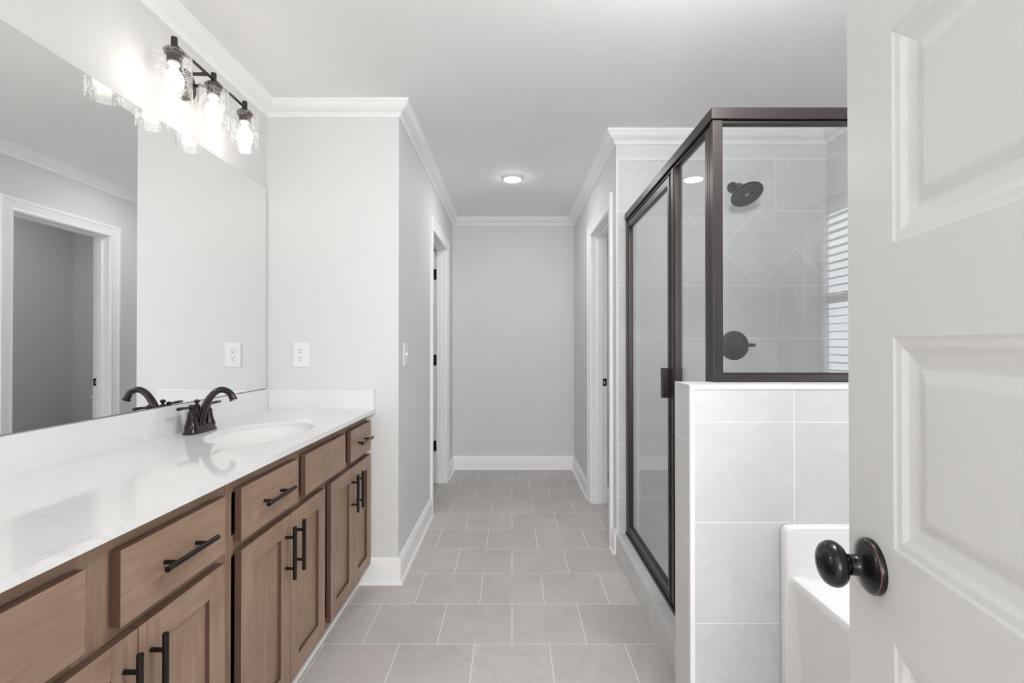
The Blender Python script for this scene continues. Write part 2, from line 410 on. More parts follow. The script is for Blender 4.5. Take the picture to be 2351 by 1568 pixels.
# crown moulding: one run per wall, mitred
crown = [(0, 0), (.062, 0), (.062, -.011), (.056, -.015), (.053, -.022), (.045, -.034), (.033, -.044), (.021, -.049), (.0165, -.051), (.0165, -.056), (.011, -.060), (.010, -.066), (.006, -.072), (0, -.072)]
cp = [(XL, YB, CZ), (XL, YP, CZ), (HL, YP, CZ), (HL, YE, CZ), (HR, YE, CZ), (HR, YS, CZ), (XR, YS, CZ), (XR, YB, CZ)]
names = ['crown moulding above the vanity mirror', 'crown moulding on the wall at the end of the vanity', 'crown moulding on the left side of the hall', 'crown moulding across the end of the hall',
         'crown moulding on the right side of the hall', 'crown moulding above the shower back wall', 'crown moulding on the outer wall', 'crown moulding on the wall behind the viewer']
for i, nm in enumerate(names):
    struct(sweep(crown, cp, (0, 0, 1), True, -1, [i]), 'trim_%d' % (i + 1), 'trim', 'white ' + nm, 'crown moulding', smooth=True, weld=True, xform=lskew if i == 0 else None)

# baseboards
base = [(0, 0), (.026, 0), (.0255, .006), (.022, .013), (.015, .017), (.015, .104), (.0135, .110), (.0105, .113), (.0105, .119), (.008, .127), (.004, .132), (0, .132)]
def baseboard(name, pts, label):
    mb = sweep(base, [(x, y, 0) for x, y in pts], (0, 0, 1), False, -1)
    return struct(mb, name, 'trim', label, 'baseboard', smooth=True, weld=True)
baseboard('baseboard_partition', [(-.775, YP), (HL, YP), (HL, LD0 - .086)], 'white baseboard wrapping the corner beside the vanity')
baseboard('baseboard_hall_end', [(HL, LD1 + .086), (HL, YE), (HR, YE), (HR, RD1 + .086)], 'white baseboard around the end of the hall')
baseboard('baseboard_shower_corner', [(HR, RD0 - .086), (HR, YS - .005)], 'short white baseboard stub between the toilet room door and shower')
baseboard('baseboard_toilet_room', [(HR + TW, RD1 + .02), (HR + TW, YE), (XR, YE), (XR, YS + .1)], 'white baseboard inside the toilet room')

# door casings and jambs
cas = [(0, 0), (0, .008), (.004, .011), (.012, .0115), (.018, .009), (.030, .010), (.046, .013), (.058, .014), (.062, .018), (.078, .019), (.083, .015), (.083, 0)]
def casing(name, x, nx, y0, y1, zt, label):
    path = [(x, y0, 0), (x, y0, zt), (x, y1, zt), (x, y1, 0)]
    mb = sweep(cas, path, (nx, 0, 0), False, -1 if nx < 0 else 1)
    return struct(mb, name, 'trim', label, 'door casing', smooth=True, weld=True)
def jamb(name, x0, x1, y0, y1, zt, stop, label):
    t = .018; mb = MB()
    # lining boards stand 0.6 cm inside the wall opening
    mb.box((x0, y0 - .002, 0), (x1, y0 + t - .012, zt + .004)).box((x0, y1 - t + .012, 0), (x1, y1 + .002, zt + .004)).box((x0, y0, zt - .006), (x1, y1, zt + .004))
    s0, s1 = stop
    mb.box((s0, y0 + .0055, 0), (s1, y0 + .018, zt - .018)).box((s0, y1 - .018, 0), (s1, y1 - .0055, zt - .018)).box((s0, y0 + .0055, zt - .018), (s1, y1 - .0055, zt - .0055))
    return struct(mb, name, 'trim', label, 'door jamb', bevel=.001)
casing('trim_9', HL, 1, LD0, LD1, DH, 'white casing around the closet doorway on the left of the hall')
casing('trim_10', HR, -1, RD0, RD1, DH, 'white casing around the toilet room doorway on the right of the hall')
jamb('trim_11', HL - TW, HL, LD0, LD1, DH, (HL - .080, HL - .045), 'white jamb of the closet doorway')
jb = jamb('trim_12', HR, HR + TW, RD0, RD1, DH, (HR + .051, HR + .087), 'white jamb of the toilet room doorway')

# strike plate on the far jamb of the toilet room doorway
sp = thing('strike_plate', (HR + .104, RD1 - .006, .933), 'dark bronze latch strike plate on the toilet room door jamb', 'strike plate')
mb = MB(); x, z = HR + .103, .933
mb.box((x - .014, RD1 - .0065, z - .028), (x + .016, RD1 - .0085, z + .028))
mb.build('plate', 'knob', sp, bevel=.0009)
MB().box((x - .007, RD1 - .0084, z - .014), (x + .004, RD1 - .0092, z + .012)).build('latch_hole', 'brass', sp)['label'] = 'bright metal latch hole'

# ------------------------------------------------------------------ panelled doors
def panel_door(mb, w, h, t, xf):
    """5-panel moulded door, face panels on both sides. local: s along width from latch edge, z height, d depth (0 = front face, t = back)"""
    stile = .104; zs = []
    z = .229
    ph, rail = .2555, .1125
    for k in range(5): zs.append((z, z + ph)); z += ph + rail
    loops = [(0, 0), (.004, .0016), (.012, .0026), (.020, .0060), (.034, .0085), (.038, .0085), (.050, .0044), (.054, .0038)]
    for face in (0, 1):
        D = (lambda d: d) if face == 0 else (lambda d: t - d)
        # frame quads
        ss = [0, stile, w - stile, w]; zz = [0]
        for a, b_ in zs: zz += [a, b_]
        zz.append(h)
        for i in range(3):
            for j in range(len(zz) - 1):
                if i == 1 and j % 2 == 1: continue
                mb.add([xf(ss[i], zz[j], D(0)), xf(ss[i + 1], zz[j], D(0)), xf(ss[i + 1], zz[j + 1], D(0)), xf(ss[i], zz[j + 1], D(0))], [(0, 1, 2, 3)])
        for a, b_ in zs:
            R = []
            for o, d in loops:
                R.append([xf(stile + o, a + o, D(d)), xf(w - stile - o, a + o, D(d)), xf(w - stile - o, b_ - o, D(d)), xf(stile + o, b_ - o, D(d))])
            mb.rings(R, cap0=False, cap1=True)
    e = [(0, 0), (w, 0), (w, h), (0, h)]
    for k in range(4):
        a, b_ = e[k], e[(k + 1) % 4]
        mb.add([xf(a[0], a[1], 0), xf(b_[0], b_[1], 0), xf(b_[0], b_[1], t), xf(a[0], a[1], t)], [(0, 1, 2, 3)])
    return mb
# the open bathroom door in the right foreground, leaf swung in beside the camera
dirv = Vector((.175, 1.0, 0)).normalized(); nrm = Vector((-dirv.y, dirv.x, 0))     # nrm points to the camera side
hinge = Vector((0.343, -0.070, 0.012)); DWID = .762
edge = Vector((0.4755, 0.6835, 0.012)); hinge = edge - dirv * DWID
d2 = thing('door_2', tuple(hinge), 'white five panel bathroom door standing open at the right with a dark round knob', 'door', kind='structure')
xf = lambda s, z, d: edge - dirv * s + Vector((0, 0, z)) - nrm * d
leaf = panel_door(MB(), DWID, 2.032, .035, xf).build('leaf', 'door', d2, weld=True)
kp = edge - dirv * .0585; kp.z = .937
kn = MB().lathe([(.0, .0), (.0345, .0), (.0347, .004), (.0338, .0065)], kp, nrm, 48, 0, False).lathe([(.0338, .0065), (.0334, .0072)], kp, nrm, 48, 1, False)
kn.lathe([(.0334, .0072), (.030, .010), (.024, .0130), (.018, .0155), (.0145, .0175), (.0132, .020), (.0130, .0285), (.0118, .0288)], kp, nrm, 48, 0, False)
kn.lathe([(.0105, .0288), (.0105, .0325), (.0125, .0333), (.019, .0345), (.0245, .0375), (.0280, .0425), (.0288, .0470), (.0279, .0520), (.0247, .0570), (.0195, .0605), (.0130, .0625), (.0075, .0633), (.0072, .0623), (.0, .0623)], kp, nrm, 48, 0, False)
kn.build('knob', ['knob', 'copper'], d2, smooth=True, weld=True)['label'] = 'round dark bronze door knob with copper edged rose'
MB().lathe([(.006, .0623), (.006, .0637), (.0, .0637)], kp, nrm, 24, 0, False).box(kp + nrm * .0637 + Vector((-.0005, -.001, -.004)), kp + nrm * .0645 + Vector((.0005, .001, .004))).build('lock_button', 'knob', d2, smooth=True)
MB().box(edge + Vector((-.001, .0, .90)) - nrm * .006, edge + Vector((.001, .001, .96)) - nrm * .03).build('latch_plate', 'knob', d2)

# closet door, opened into the closet; its hinge edge shows in the doorway
d1 = thing('door_1', (HL - .085, LD1 - .012, 0.012), 'white door standing open inside the dark closet on the left of the hall', 'door', kind='structure')
xf1 = lambda s, z, d: Vector((HL - .083 - .711 + s, LD1 - .052 + d, .012 + z))
panel_door(MB(), .711, 2.032, .035, xf1).build('leaf', 'door', d1, weld=True)
for hz in (1.835, 1.088, .340):
    hb = MB().box((HL - .1105, LD1 - .0522, hz - .046), (HL - .0835, LD1 - .0545, hz + .046))
    hb.lathe([(.0055, -.046), (.0055, .046)], (HL - .0815, LD1 - .0555, hz), (0, 0, 1), 14)
    hb.build('hinge', 'knob', d1, bevel=.0006)['label'] = 'dark bronze butt hinge'

# ------------------------------------------------------------------ window over the tub (outer wall)
wn = thing('window_1', (XR, (WY0 + WY1) / 2, WZ0), 'white window over the tub, mirrored in the shower glass', 'window', kind='structure')
xo = XR + .085
mb = MB().box((xo, WY0, WZ0), (XR + .125, WY0 + .045, WZ1)).box((xo, WY1 - .045, WZ0), (XR + .125, WY1, WZ1)).box((xo, WY0 + .045, WZ0), (XR + .125, WY1 - .045, WZ0 + .05)).box((xo, WY0 + .045, WZ1 - .045), (XR + .125, WY1 - .045, WZ1)).box((xo + .005, WY0 + .045, 1.475), (XR + .12, WY1 - .045, 1.525))
mb.build('window_frame', 'white', wn, bevel=.003)
MB().box((xo + .018, WY0 + .045, WZ0 + .05), (xo + .022, WY1 - .045, WZ1 - .045)).build('pane', 'pane', wn)
wcas = [(0, 0), (0, .010), (.012, .0115), (.018, .009), (.046, .013), (.058, .014), (.062, .018), (.078, .019), (.083, .015), (.083, 0)]
sweep(wcas, [(XR, WY0, WZ0), (XR, WY0, WZ1), (XR, WY1, WZ1), (XR, WY1, WZ0)], (-1, 0, 0), False, -1).build('window_casing', 'trim', wn, smooth=True, weld=True)
MB().box((XR - .045, WY0 - .10, WZ0 - .022), (XR + .085, WY1 + .10, WZ0)).box((XR - .016, WY0 - .083, WZ0 - .09), (XR, WY1 + .083, WZ0 - .022)).build('window_sill', 'trim', wn, bevel=.003)
bl = thing('window_blind', (XR + .04, (WY0 + WY1) / 2, WZ1), 'white horizontal slat blind hanging in the window over the tub, slats open', 'blind')
MB().box((XR + .012, WY0 + .008, WZ1 - .06), (XR + .075, WY1 - .008, WZ1 - .004)).build('headrail', 'blind', bl, bevel=.002)
mb = MB(); z = WZ1 - .095; nsl = 0
while z > WZ0 + .05:
    y0, y1 = WY0 + .012, WY1 - .012; dz = .0015; xa, xb, xm = XR + .018, XR + .068, XR + .043
    mb.add([(xa, y0, z - dz), (xa, y1, z - dz), (xm, y0, z + .0025), (xm, y1, z + .0025), (xb, y0, z + dz), (xb, y1, z + dz),
            (xa, y0, z - dz - .003), (xa, y1, z - dz - .003), (xm, y0, z - .0005), (xm, y1, z - .0005), (xb, y0, z + dz - .003), (xb, y1, z + dz - .003)],
           [(0, 1, 3, 2), (2, 3, 5, 4), (6, 8, 9, 7), (8, 10, 11, 9), (0, 6, 7, 1), (4, 5, 11, 10), (0, 2, 8, 6), (2, 4, 10, 8), (1, 7, 9, 3), (3, 9, 11, 5)])
    z -= .045; nsl += 1
mb.build('slats', 'blind', bl, smooth=True)
MB().box((XR + .018, WY0 + .012, WZ0 + .012), (XR + .068, WY1 - .012, WZ0 + .034)).build('bottom_rail', 'blind', bl, bevel=.003)
for yy in (WY0 + .14, WY1 - .14):
    MB().box((XR + .016, yy - .012, WZ0 + .03), (XR + .017, yy + .012, WZ1 - .06)).build('ladder_tape', 'blind', bl)
# outdoors
tag(MB().box((2.6, -30, -3.1), (60, 30, -3.0)).build('ground', 'ground'), 'dull brown ground outside the window', 'ground', None, 'structure')
mb = MB(); random.seed(3)
for k in range(46):
    y = -26 + k * 1.15; hgt = random.uniform(3.0, 4.4)
    mb.lathe([(.05, 0), (.9, .6), (1.3, 1.6), (1.1, hgt * .7), (.5, hgt * .92), (.02, hgt)], (24 + random.uniform(-1, 1), y, -3.0), (0, 0, 1), 9)
tag(mb.build('tree_line', 'foliage', smooth=True), 'distant dark tree line seen through the blinds', 'trees', None, 'stuff')

# ------------------------------------------------------------------ half wall
HX, HY0, HY1, HT = .545, 1.480, 1.620, 1.099
hw = thing('half_wall', (HX, HY0, 0), 'tiled half wall between tub and shower with white edge strips', 'half wall', kind='structure')
MB().box((HX + .010, HY0 + .010, 0), (XR, HY1 - .010, HT - .010)).build('core', 'wall', hw)
MB().box((HX + .002, HY0, 0), (XR, HY0 + .010, HT - .012)).build('front_tile', 'tile_hw_front', hw)
MB().box((HX, HY0 + .012, 0), (HX + .010, HY1, HT - .011)).build('side_tile', 'tile_hw_side', hw)
MB().box((HX + .010, HY1 - .010, 0), (XR, HY1, HT - .011)).build('back_tile', 'tile_back', hw)
MB().box((HX + .012, HY0 + .011, HT - .010), (XR, HY1, HT)).build('ledge_tile', 'tile_top', hw, bevel=.001)
MB().box((HX - .001, HY0 - .002, 0), (HX + .0125, HY0 + .011, HT - .013)).box((HX - .001, HY0 - .002, HT - .013), (XR, HY0 + .011, HT + .001)).build('edge_strip', 'trim', hw, bevel=.0008)['label'] = 'white square edge strip'
MB().box((HX - .001, HY0 + .011, HT - .011), (HX + .012, HY1, HT + .0005)).build('side_edge_strip', 'tile_top', hw, bevel=.0008)

# shower curb and pan
cb = thing('shower_curb', (.60, 2.2, 0), 'low tiled shower curb under the glass door', 'curb', kind='structure')
CT, CX0, CX1 = .124, .604, .735
MB().box((CX0, HY1 - .001, 0), (CX1, YS - .012, CT)).build('curb_tiles', 'tile_curb', cb, bevel=.0015)
MB().box((CX0 - .002, HY1, CT - .008), (CX0 + .010, YS - .013, CT + .0015)).build('edge_strip', 'tile_top', cb, bevel=.001)
struct(MB().box((CX1, HY1, 0), (XR - .01, YS - .012, .035)), 'floor_shower', 'tile_pan', 'small tiled shower floor', 'shower floor')

# ------------------------------------------------------------------ shower enclosure
EX = .662      # outer face of the side run
def HZ(y): return 2.003 - (y - 1.6) * .017
se = thing('shower_enclosure', (EX, 1.6, HT), 'bronze framed glass shower enclosure standing on the curb and half wall', 'shower enclosure')
FY = 1.590     # outer face of the front run
def quadbar(mb, x0, x1, y0, y1, zb, zt):
    """bar along y whose bottom/top follow the slightly falling header line"""
    a = [(x0, y0, HZ(y0) + zb), (x1, y0, HZ(y0) + zb), (x1, y1, HZ(y1) + zb), (x0, y1, HZ(y1) + zb), (x0, y0, HZ(y0) + zt), (x1, y0, HZ(y0) + zt), (x1, y1, HZ(y1) + zt), (x0, y1, HZ(y1) + zt)]
    return mb.add(a, [(0, 3, 2, 1), (4, 5, 6, 7), (0, 1, 5, 4), (1, 2, 6, 5), (2, 3, 7, 6), (3, 0, 4, 7)])
mb = MB()
for o0, o1, zb, zt in ((-.006, .040, -.038, 0), (.004, .030, -.050, -.0382)):
    R = []
    for kind in (0, 1, 2):
        ring = []
        for o, z in ((o0, zb), (o1, zb), (o1, zt), (o0, zt)):
            x, y = ((EX + o, YS - .014), (EX + o, FY + o), (XR - .012, FY + o))[kind]
            ring.append(Vector((x, y, HZ(y if kind < 2 else FY + o) + z)))
        R.append(ring)
    mb.rings(R)
mb.build('header', 'frame', se, bevel=.002)
mb = MB().box((EX, FY, HT + .001), (EX + .033, FY + .026, HZ(FY) - .039)).box((EX + .003, FY + .026, HT + .001), (EX + .030, FY + .031, HZ(FY) - .039))
mb.build('corner_post', 'frame', se, bevel=.0015)
MB().box((EX + .002, FY + .032, CT + .001), (EX + .030, FY + .070, HZ(FY) - .046)).box((EX + .001, FY + .048, CT + .001), (EX + .031, FY + .052, HZ(FY) - .046)).build('wall_channel', 'frame', se, bevel=.001)
MB().box((EX + .033, FY + .004, HT + .001), (XR - .012, FY + .028, HT + .026)).box((EX + .033, FY + .009, HT + .026), (XR - .012, FY + .023, HT + .031)).build('front_sill', 'frame', se, bevel=.0015)
MB().box((EX + .033, FY + .013, HT + .024), (XR - .030, FY + .018, HZ(FY) - .045)).build('front_glass', 'glass', se)
MB().box((XR - .031, FY + .004, HT + .031), (XR - .012, FY + .028, HZ(FY) - .050)).build('end_channel', 'frame', se, bevel=.001)
# fixed side panel, mullion, bottom track, wall jamb
MU0, MU1 = 1.963, 2.013
MB().box((EX + .013, FY + .065, CT + .03), (EX + .018, MU0 + .006, HZ(1.8) - .047)).build('side_glass', 'glass', se)
mb = MB().box((EX + .001, MU0, CT + .032), (EX + .030, MU0 + .014, HZ(MU0) - .046)).box((EX - .003, MU0 + .014, CT + .032), (EX + .030, MU0 + .030, HZ(MU0) - .046)).box((EX + .001, MU0 + .030, CT + .032), (EX + .030, MU1, HZ(MU0) - .046))
mb.build('mullion', 'frame', se, bevel=.0015)
mb = MB().box((EX - .004, FY + .071, CT + .001), (EX + .040, YS - .014, CT + .016)).box((EX + .002, FY + .071, CT + .016), (EX + .012, YS - .014, CT + .034)).box((EX + .022, FY + .071, CT + .016), (EX + .034, YS - .014, CT + .031))
mb.build('bottom_track', 'frame', se, bevel=.0012)
MB().box((EX + .0, YS - .040, CT + .034), (EX + .032, YS - .014, HZ(YS) - .046)).build('wall_jamb', 'frame', se, bevel=.0015)
# hinged door leaf
D0, D1 = MU1 + .004, YS - .044; dzb = CT + .040
def dt(y): return HZ(y) - .062
dd = MB()
dd.box((EX + .002, D0, dzb), (EX + .024, D0 + .012, dt(D0))).box((EX - .002, D0 + .012, dzb), (EX + .024, D0 + .034, dt(D0)))
dd.box((EX + .0, D1 - .040, dzb), (EX + .024, D1, dt(D1))).box((EX - .003, D1 - .040, dzb), (EX, D1 - .028, dt(D1)))
dd.box((EX + .0, D0 + .034, dzb), (EX + .024, D1 - .040, dzb + .034))
a = [(x, y, dt(y) - q) for q in (.034, 0) for x, y in ((EX + .0, D0 + .034), (EX + .024, D0 + .034), (EX + .024, D1 - .040), (EX + .0, D1 - .040))]
dd.add(a, [(0, 3, 2, 1), (4, 5, 6, 7), (0, 1, 5, 4), (1, 2, 6, 5), (2, 3, 7, 6), (3, 0, 4, 7)])
dr = dd.build('door_leaf', 'frame', se, bevel=.0015)
def sub(mb, name, mat, par, **k):      # a sub-part: child of a part whose origin lies at its own parent's place
    o = mb.build(name, mat, par.parent, **k); o.parent = par; return o
sub(MB().box((EX + .011, D0 + .030, dzb + .030), (EX + .016, D1 - .036, dt(D1) - .030)), 'door_glass', 'glass', dr)
mb = MB().box((EX - .034, D0 + .0, 1.000), (EX - .028, D0 + .028, 1.125)).box((EX - .030, D0 + .004, 1.000), (EX - .002, D0 + .012, 1.125))
sub(mb, 'handle', 'frame', dr, bevel=.002)

# ------------------------------------------------------------------ shower head and valve
YT = YS - .010
sh = thing('showerhead', (1.289, YT, 2.137), 'dark round rain shower head on a short arm on the tiled wall', 'shower head')
MB().lathe([(.0, 0), (.034, 0), (.034, .003), (.030, .010), (.018, .016), (.015, .018), (.0, .018)], (1.289, YT, 2.137), (0, -1, 0), 36, 0, False).build('flange', 'shower', sh, smooth=True)
hn = Vector((.12, -.53, -.84)).normalized(); hc = Vector((1.290, YT - .165, 2.048))
pts = [Vector((1.289, YT - .012, 2.137)), Vector((1.289, YT - .05, 2.137)), Vector((1.289, YT - .08, 2.130)), Vector((1.289, YT - .105, 2.115)), hc - hn * .052]
MB().tube(pts, [.0105] * 5, 18).build('arm', 'shower', sh, smooth=True)
mb = MB().lathe([(.0, -.058), (.012, -.058), (.014, -.052), (.014, -.046), (.019, -.038), (.020, -.028), (.030, -.020), (.060, -.012), (.082, -.006), (.086, -.001), (.0855, .003), (.080, .005), (.074, .0035), (.072, .002), (.0, .002)], hc, hn, 56, 0, False)
hd = mb.build('spray_head', 'shower', sh, smooth=True)
mb = MB(); hu = hn.orthogonal().normalized(); hw_ = hn.cross(hu)
for r, n in ((.022, 8), (.033, 13), (.044, 18), (.055, 22), (.064, 26)):
    for k in range(n):
        a = 2 * PI * k / n + r * 40
        mb.lathe([(.0016, .0015), (.0012, .0045)], hc + (hu * math.cos(a) + hw_ * math.sin(a)) * r, hn, 6)
nz = sub(mb, 'nozzles', 'rubber', hd); nz['kind'] = 'stuff'
sub(MB().lathe([(.011, .001), (.011, .0035), (.009, .0042), (.0, .0042)], hc, hn, 24, 0, False), 'emblem', metal('grey_badge', (.30, .33, .35), .4, .3), hd, smooth=True)['label'] = 'small grey round badge'
sv = thing('shower_valve', (1.293, YT, 1.217), 'dark round shower valve plate with lever handle on the tiled wall', 'shower valve')
vc = Vector((1.293, YT, 1.217))
MB().lathe([(.0, 0), (.0845, 0), (.0845, .002), (.080, .005), (.050, .008), (.049, .009), (.046, .0135), (.0, .0135)], vc, (0, -1, 0), 64, 0, False).build('plate', 'shower', sv, smooth=True)
MB().lathe([(.045, .012), (.040, .018), (.030, .024), (.025, .028), (.024, .036), (.0215, .038), (.0215, .050), (.019, .054), (.0, .056)], vc, (0, -1, 0), 40, 0, False).build('hub', 'shower', sv, smooth=True)
lv = MB().tube([vc + Vector((.0, -.056, .0)), vc + Vector((.012, -.062, .0015)), vc + Vector((.024, -.066, .002))], [.009, .0065, .006], 14)
lv.tube([vc + Vector((.024, -.066, .002)), vc + Vector((.032, -.067, .0025)), vc + Vector((.060, -.070, .003)), vc + Vector((.083, -.072, .0035)), vc + Vector((.088, -.072, .0035))], [.006, .0095, .0100, .0090, .006], 16)
lv.lathe([(.012, -.008), (.014, 0), (.012, .008)], vc + Vector((0, -.056, .0015)), (0, -1, 0), 20)
lv.build('lever', 'shower', sv, smooth=True)

# ------------------------------------------------------------------ bathtub
tb = thing('bathtub', (1.33, .72, 0), 'white built-in bathtub beside the tiled half wall with a raised end flange', 'bathtub')
TX0, TX1, TY0, TY1, RZ = .832, XR - .004, -.055, HY0 - .004, .532
def rrect(x0, x1, y0, y1, r, z, n=8):
    out = []
    for cx_, cy_, a0 in ((x1 - r, y1 - r, 0), (x0 + r, y1 - r, PI / 2), (x0 + r, y0 + r, PI), (x1 - r, y0 + r, 1.5 * PI)):
        for k in range(n + 1):
            a = a0 + PI / 2 * k / n; out.append(Vector((cx_ + r * math.cos(a), cy_ + r * math.sin(a), z)))
    return out
TI = TY1 - .022
R = [rrect(TX0 + .036, TX1, TY0, TI, .012, 0.0), rrect(TX0 + .026, TX1, TY0, TI, .012, .20), rrect(TX0 + .012, TX1, TY0, TI, .012, .40), rrect(TX0 + .003, TX1, TY0, TI, .012, .500),
     rrect(TX0 + .000, TX1, TY0, TI, .012, .518), rrect(TX0 + .003, TX1, TY0, TI, .012, .528), rrect(TX0 + .011, TX1 - .01, TY0 + .01, TI - .008, .014, RZ),
     rrect(TX0 + .150, TX1 - .09, TY0 + .14, TI - .20, .22, RZ), rrect(TX0 + .165, TX1 - .105, TY0 + .155, TI - .215, .22, RZ - .012),
     rrect(TX0 + .20, TX1 - .14, TY0 + .19, TI - .25, .22, .30), rrect(TX0 + .24, TX1 - .18, TY0 + .24, TI - .32, .20, .16), rrect(TX0 + .30, TX1 - .24, TY0 + .32, TI - .40, .16, .14)]
MB().rings(R).build('basin', 'tub', tb, smooth=True)
# raised flange that runs up the half wall, with a rounded top corner and a flaring foot
prof = []
fx = TX0 - .013
out = [(fx, 0.0), (fx, .655), (fx + .003, .667), (fx + .010, .674), (fx + .022, .677), (TX1, .677), (TX1, 0)]
mb = MB(); yo, yi = TY1, TI - .006
mb.rings([[Vector((x, yo, z)) for x, z in out], [Vector((x, yi + .006, z)) for x, z in out],
          [Vector((x + (.005 if x < TX1 else 0), yi, z - (.005 if z > .6 else 0))) for x, z in out]])
mb.build('end_flange', 'tub', tb, smooth=True)
# soft cove between flange and apron
mb = MB(); R = []
for z, xx in ((0, TX0 + .036), (.2, TX0 + .026), (.4, TX0 + .012), (.500, TX0 + .003), (.518, TX0 + .001)):
    R.append([Vector((fx + .006, TI - .004, z)), Vector((fx + .012, TI - .008, z)), Vector((xx - .004, TI - .016, z)), Vector((xx + .003, TI - .030, z)), Vector((xx + .01, TI - .030, z)), Vector((xx + .01, TI - .0, z))])
mb.rings(R); mb.build('apron_edge', 'tub', tb, smooth=True)

# ------------------------------------------------------------------ vanity
SK = .0100
def skew(v): return Vector((v.x - SK * (2.47 - v.y) * (1 if v.x > -1.1 else 0), v.y, v.z))
VF = -.722; FT = .019            # front of doors, their thickness
def vanity(y0, y1, label, fronts, doors, sink_side):
    vc = thing('vanity_cabinet', (-.99, (y0 + y1) / 2, 0), label, 'cabinet', 'brown vanity cabinets under the white top')
    mb = MB(); xb = XL + .003; xf_ = VF - FT - .0055
    t = .016
    mb.box((xb, y0, .100), (xf_ - .019, y0 + t, .872)).box((xb, y1 - t, .100), (xf_ - .019, y1, .872)).box((xb, y0 + t, .100), (xf_ - .019, y1 - t, .118)).box((xb, y0 + t, .118), (xb + .006, y1 - t, .872))
    mb.build('carcass', 'wood_v', vc, xform=skew)
    # face frame: rails run along, stiles upright
    edges = sorted(doors, key=lambda d: d[0])
    a0, a1 = edges[0][0], edges[-1][1]; lo = [d for d in edges if d[3]]
    mb = MB()
    stl = [(y0, y0 + .030), (y1 - .030, y1)] + [(m0, m1) for m0, m1 in fronts['stiles']]
    for s0, s1 in stl: MB().box((xf_ - .019, s0, .100), (xf_, s1, .872)).build('face_stile', 'wood_v', vc, xform=skew, bevel=.0006)
    for z0, z1 in ((.1, .118), (.650, .705), (.822, .872)):
        MB().box((xf_ - .0186, y0 + .001, z0), (xf_ - .0003, y1 - .001, z1)).build('face_rail', 'wood_h', vc, xform=skew)
    MB().box((-.800, y0, .0), (-.789, y1, .099)).build('toe_kick', 'wood_h', vc)
    for s0, s1, pull in fronts['drawers']:
        o = MB().box((VF - FT, s0, .688), (VF, s1, .834), 0, 1).build('drawer' if pull else 'false_front', ['wood_h', 'wood_edge_shade'], vc, bevel=.0016, xform=skew, weld=True)
        if pull:
            c = (s0 + s1) / 2; xp = VF + .030
            h = MB().tube([(xp, c - .084, .7615), (xp, c + .084, .7615)], .0062, 18)
            for q in (-.050, .050): h.tube([(VF - .002, c + q, .7615), (xp, c + q, .7615)], .0048, 12)
            sub(h, 'handle', 'pull', o, smooth=True, xform=skew)['label'] = 'dark bronze bar pull'
    for s0, s1, side, _ in doors:
        w = .062; z0, z1 = .105, .665; g = .0012
        s0_, s1_ = s0 + g, s1 - g
        mb = MB()
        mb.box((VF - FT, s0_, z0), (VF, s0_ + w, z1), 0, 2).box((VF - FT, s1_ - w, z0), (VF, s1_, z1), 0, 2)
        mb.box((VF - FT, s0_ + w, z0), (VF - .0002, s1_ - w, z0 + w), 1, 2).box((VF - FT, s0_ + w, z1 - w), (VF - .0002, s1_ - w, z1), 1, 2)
        o = mb.build('door', ['wood_v', 'wood_h', 'wood_edge_shade'], vc, bevel=.0014, xform=skew)
        sub(MB().box((VF - FT + .002, s0_ + w - .002, z0 + w - .002), (VF - .0105, s1_ - w + .002, z1 - w + .002)), 'panel', 'wood_v', o, xform=skew)
        yc = s1_ - .0325 if side > 0 else s0_ + .0325
        xp = VF + .030; h = MB().tube([(xp, yc, .466), (xp, yc, .634)], .0062, 18)
        for q in (.50, .60): h.tube([(VF - .002, yc, q), (xp, yc, q)], .0048, 12)
        sub(h, 'handle', 'pull', o, smooth=True, xform=skew)['label'] = 'dark bronze bar pull'
    return vc
vanity(1.279, 2.482, 'brown maple vanity cabinet under the sink, against the partition wall',
       dict(stiles=[(1.645, 1.720), (1.880, 1.955), (2.100, 2.190)], drawers=[(1.314, 1.652, 1), (1.711, 2.112, 0), (2.178, 2.478, 1)]),
       [(1.313, 1.599, 1, 1), (1.599, 1.889, -1, 0), (1.946, 2.222, 1, 1), (2.222, 2.478, -1, 0)], 1)
vanity(0.062, 1.277, 'brown maple vanity cabinet nearest the viewer in the lower left corner',
       dict(stiles=[(.360, .450), (.600, .675), (.830, .925)], drawers=[(.080, .370, 1), (.440, .840, 0), (.914, 1.243, 1)]),
       [(.075, .335, 1, 1), (.335, .612, -1, 0), (.667, .957, 1, 1), (.957, 1.242, -1, 0)], -1)
struct(MB().box((-.789, .062, 0), (-.772, 2.482, .014)), 'trim_13', 'trim', 'thin white shoe strip at the foot of the vanity', 'trim', bevel=.004, xform=lambda v: Vector((v.x - .008 * (2.47 - v.y), v.y, v.z)))

# countertop with an oval cut for the sink
CTZ = .893; CTH = .019; SX, SY, SA, SB = -.949, 1.838, .168, .232
def cskew(v): return Vector((v.x - SK * (2.47 - v.y) * max(0, (v.x + .78) / .08), v.y, v.z))
ct = thing('countertop', (-.98, 1.27, CTZ - CTH), 'glossy white countertop with faint grey veins on the brown vanity', 'countertop')
def annulus(ex, ey, a, b_, x0, x1, y0, y1, n=140):
    """points of oval and of surrounding rectangle, paired by angle"""
    I = []; O = []
    ts = [2 * PI * k / n + PI / n for k in range(n)] + [math.atan2(cy_ - ey, cx_ - ex) % (2 * PI) for cx_ in (x0, x1) for cy_ in (y0, y1)]
    for t in sorted(ts):
        c, s = math.cos(t), math.sin(t)
        I.append((ex + a * c, ey + b_ * s))
        kx = ((x1 - ex) / c) if c > 0 else ((x0 - ex) / c); ky = ((y1 - ey) / s) if s > 0 else ((y0 - ey) / s)
        q = min(kx, ky); O.append((ex + q * c, ey + q * s))
    return I, O
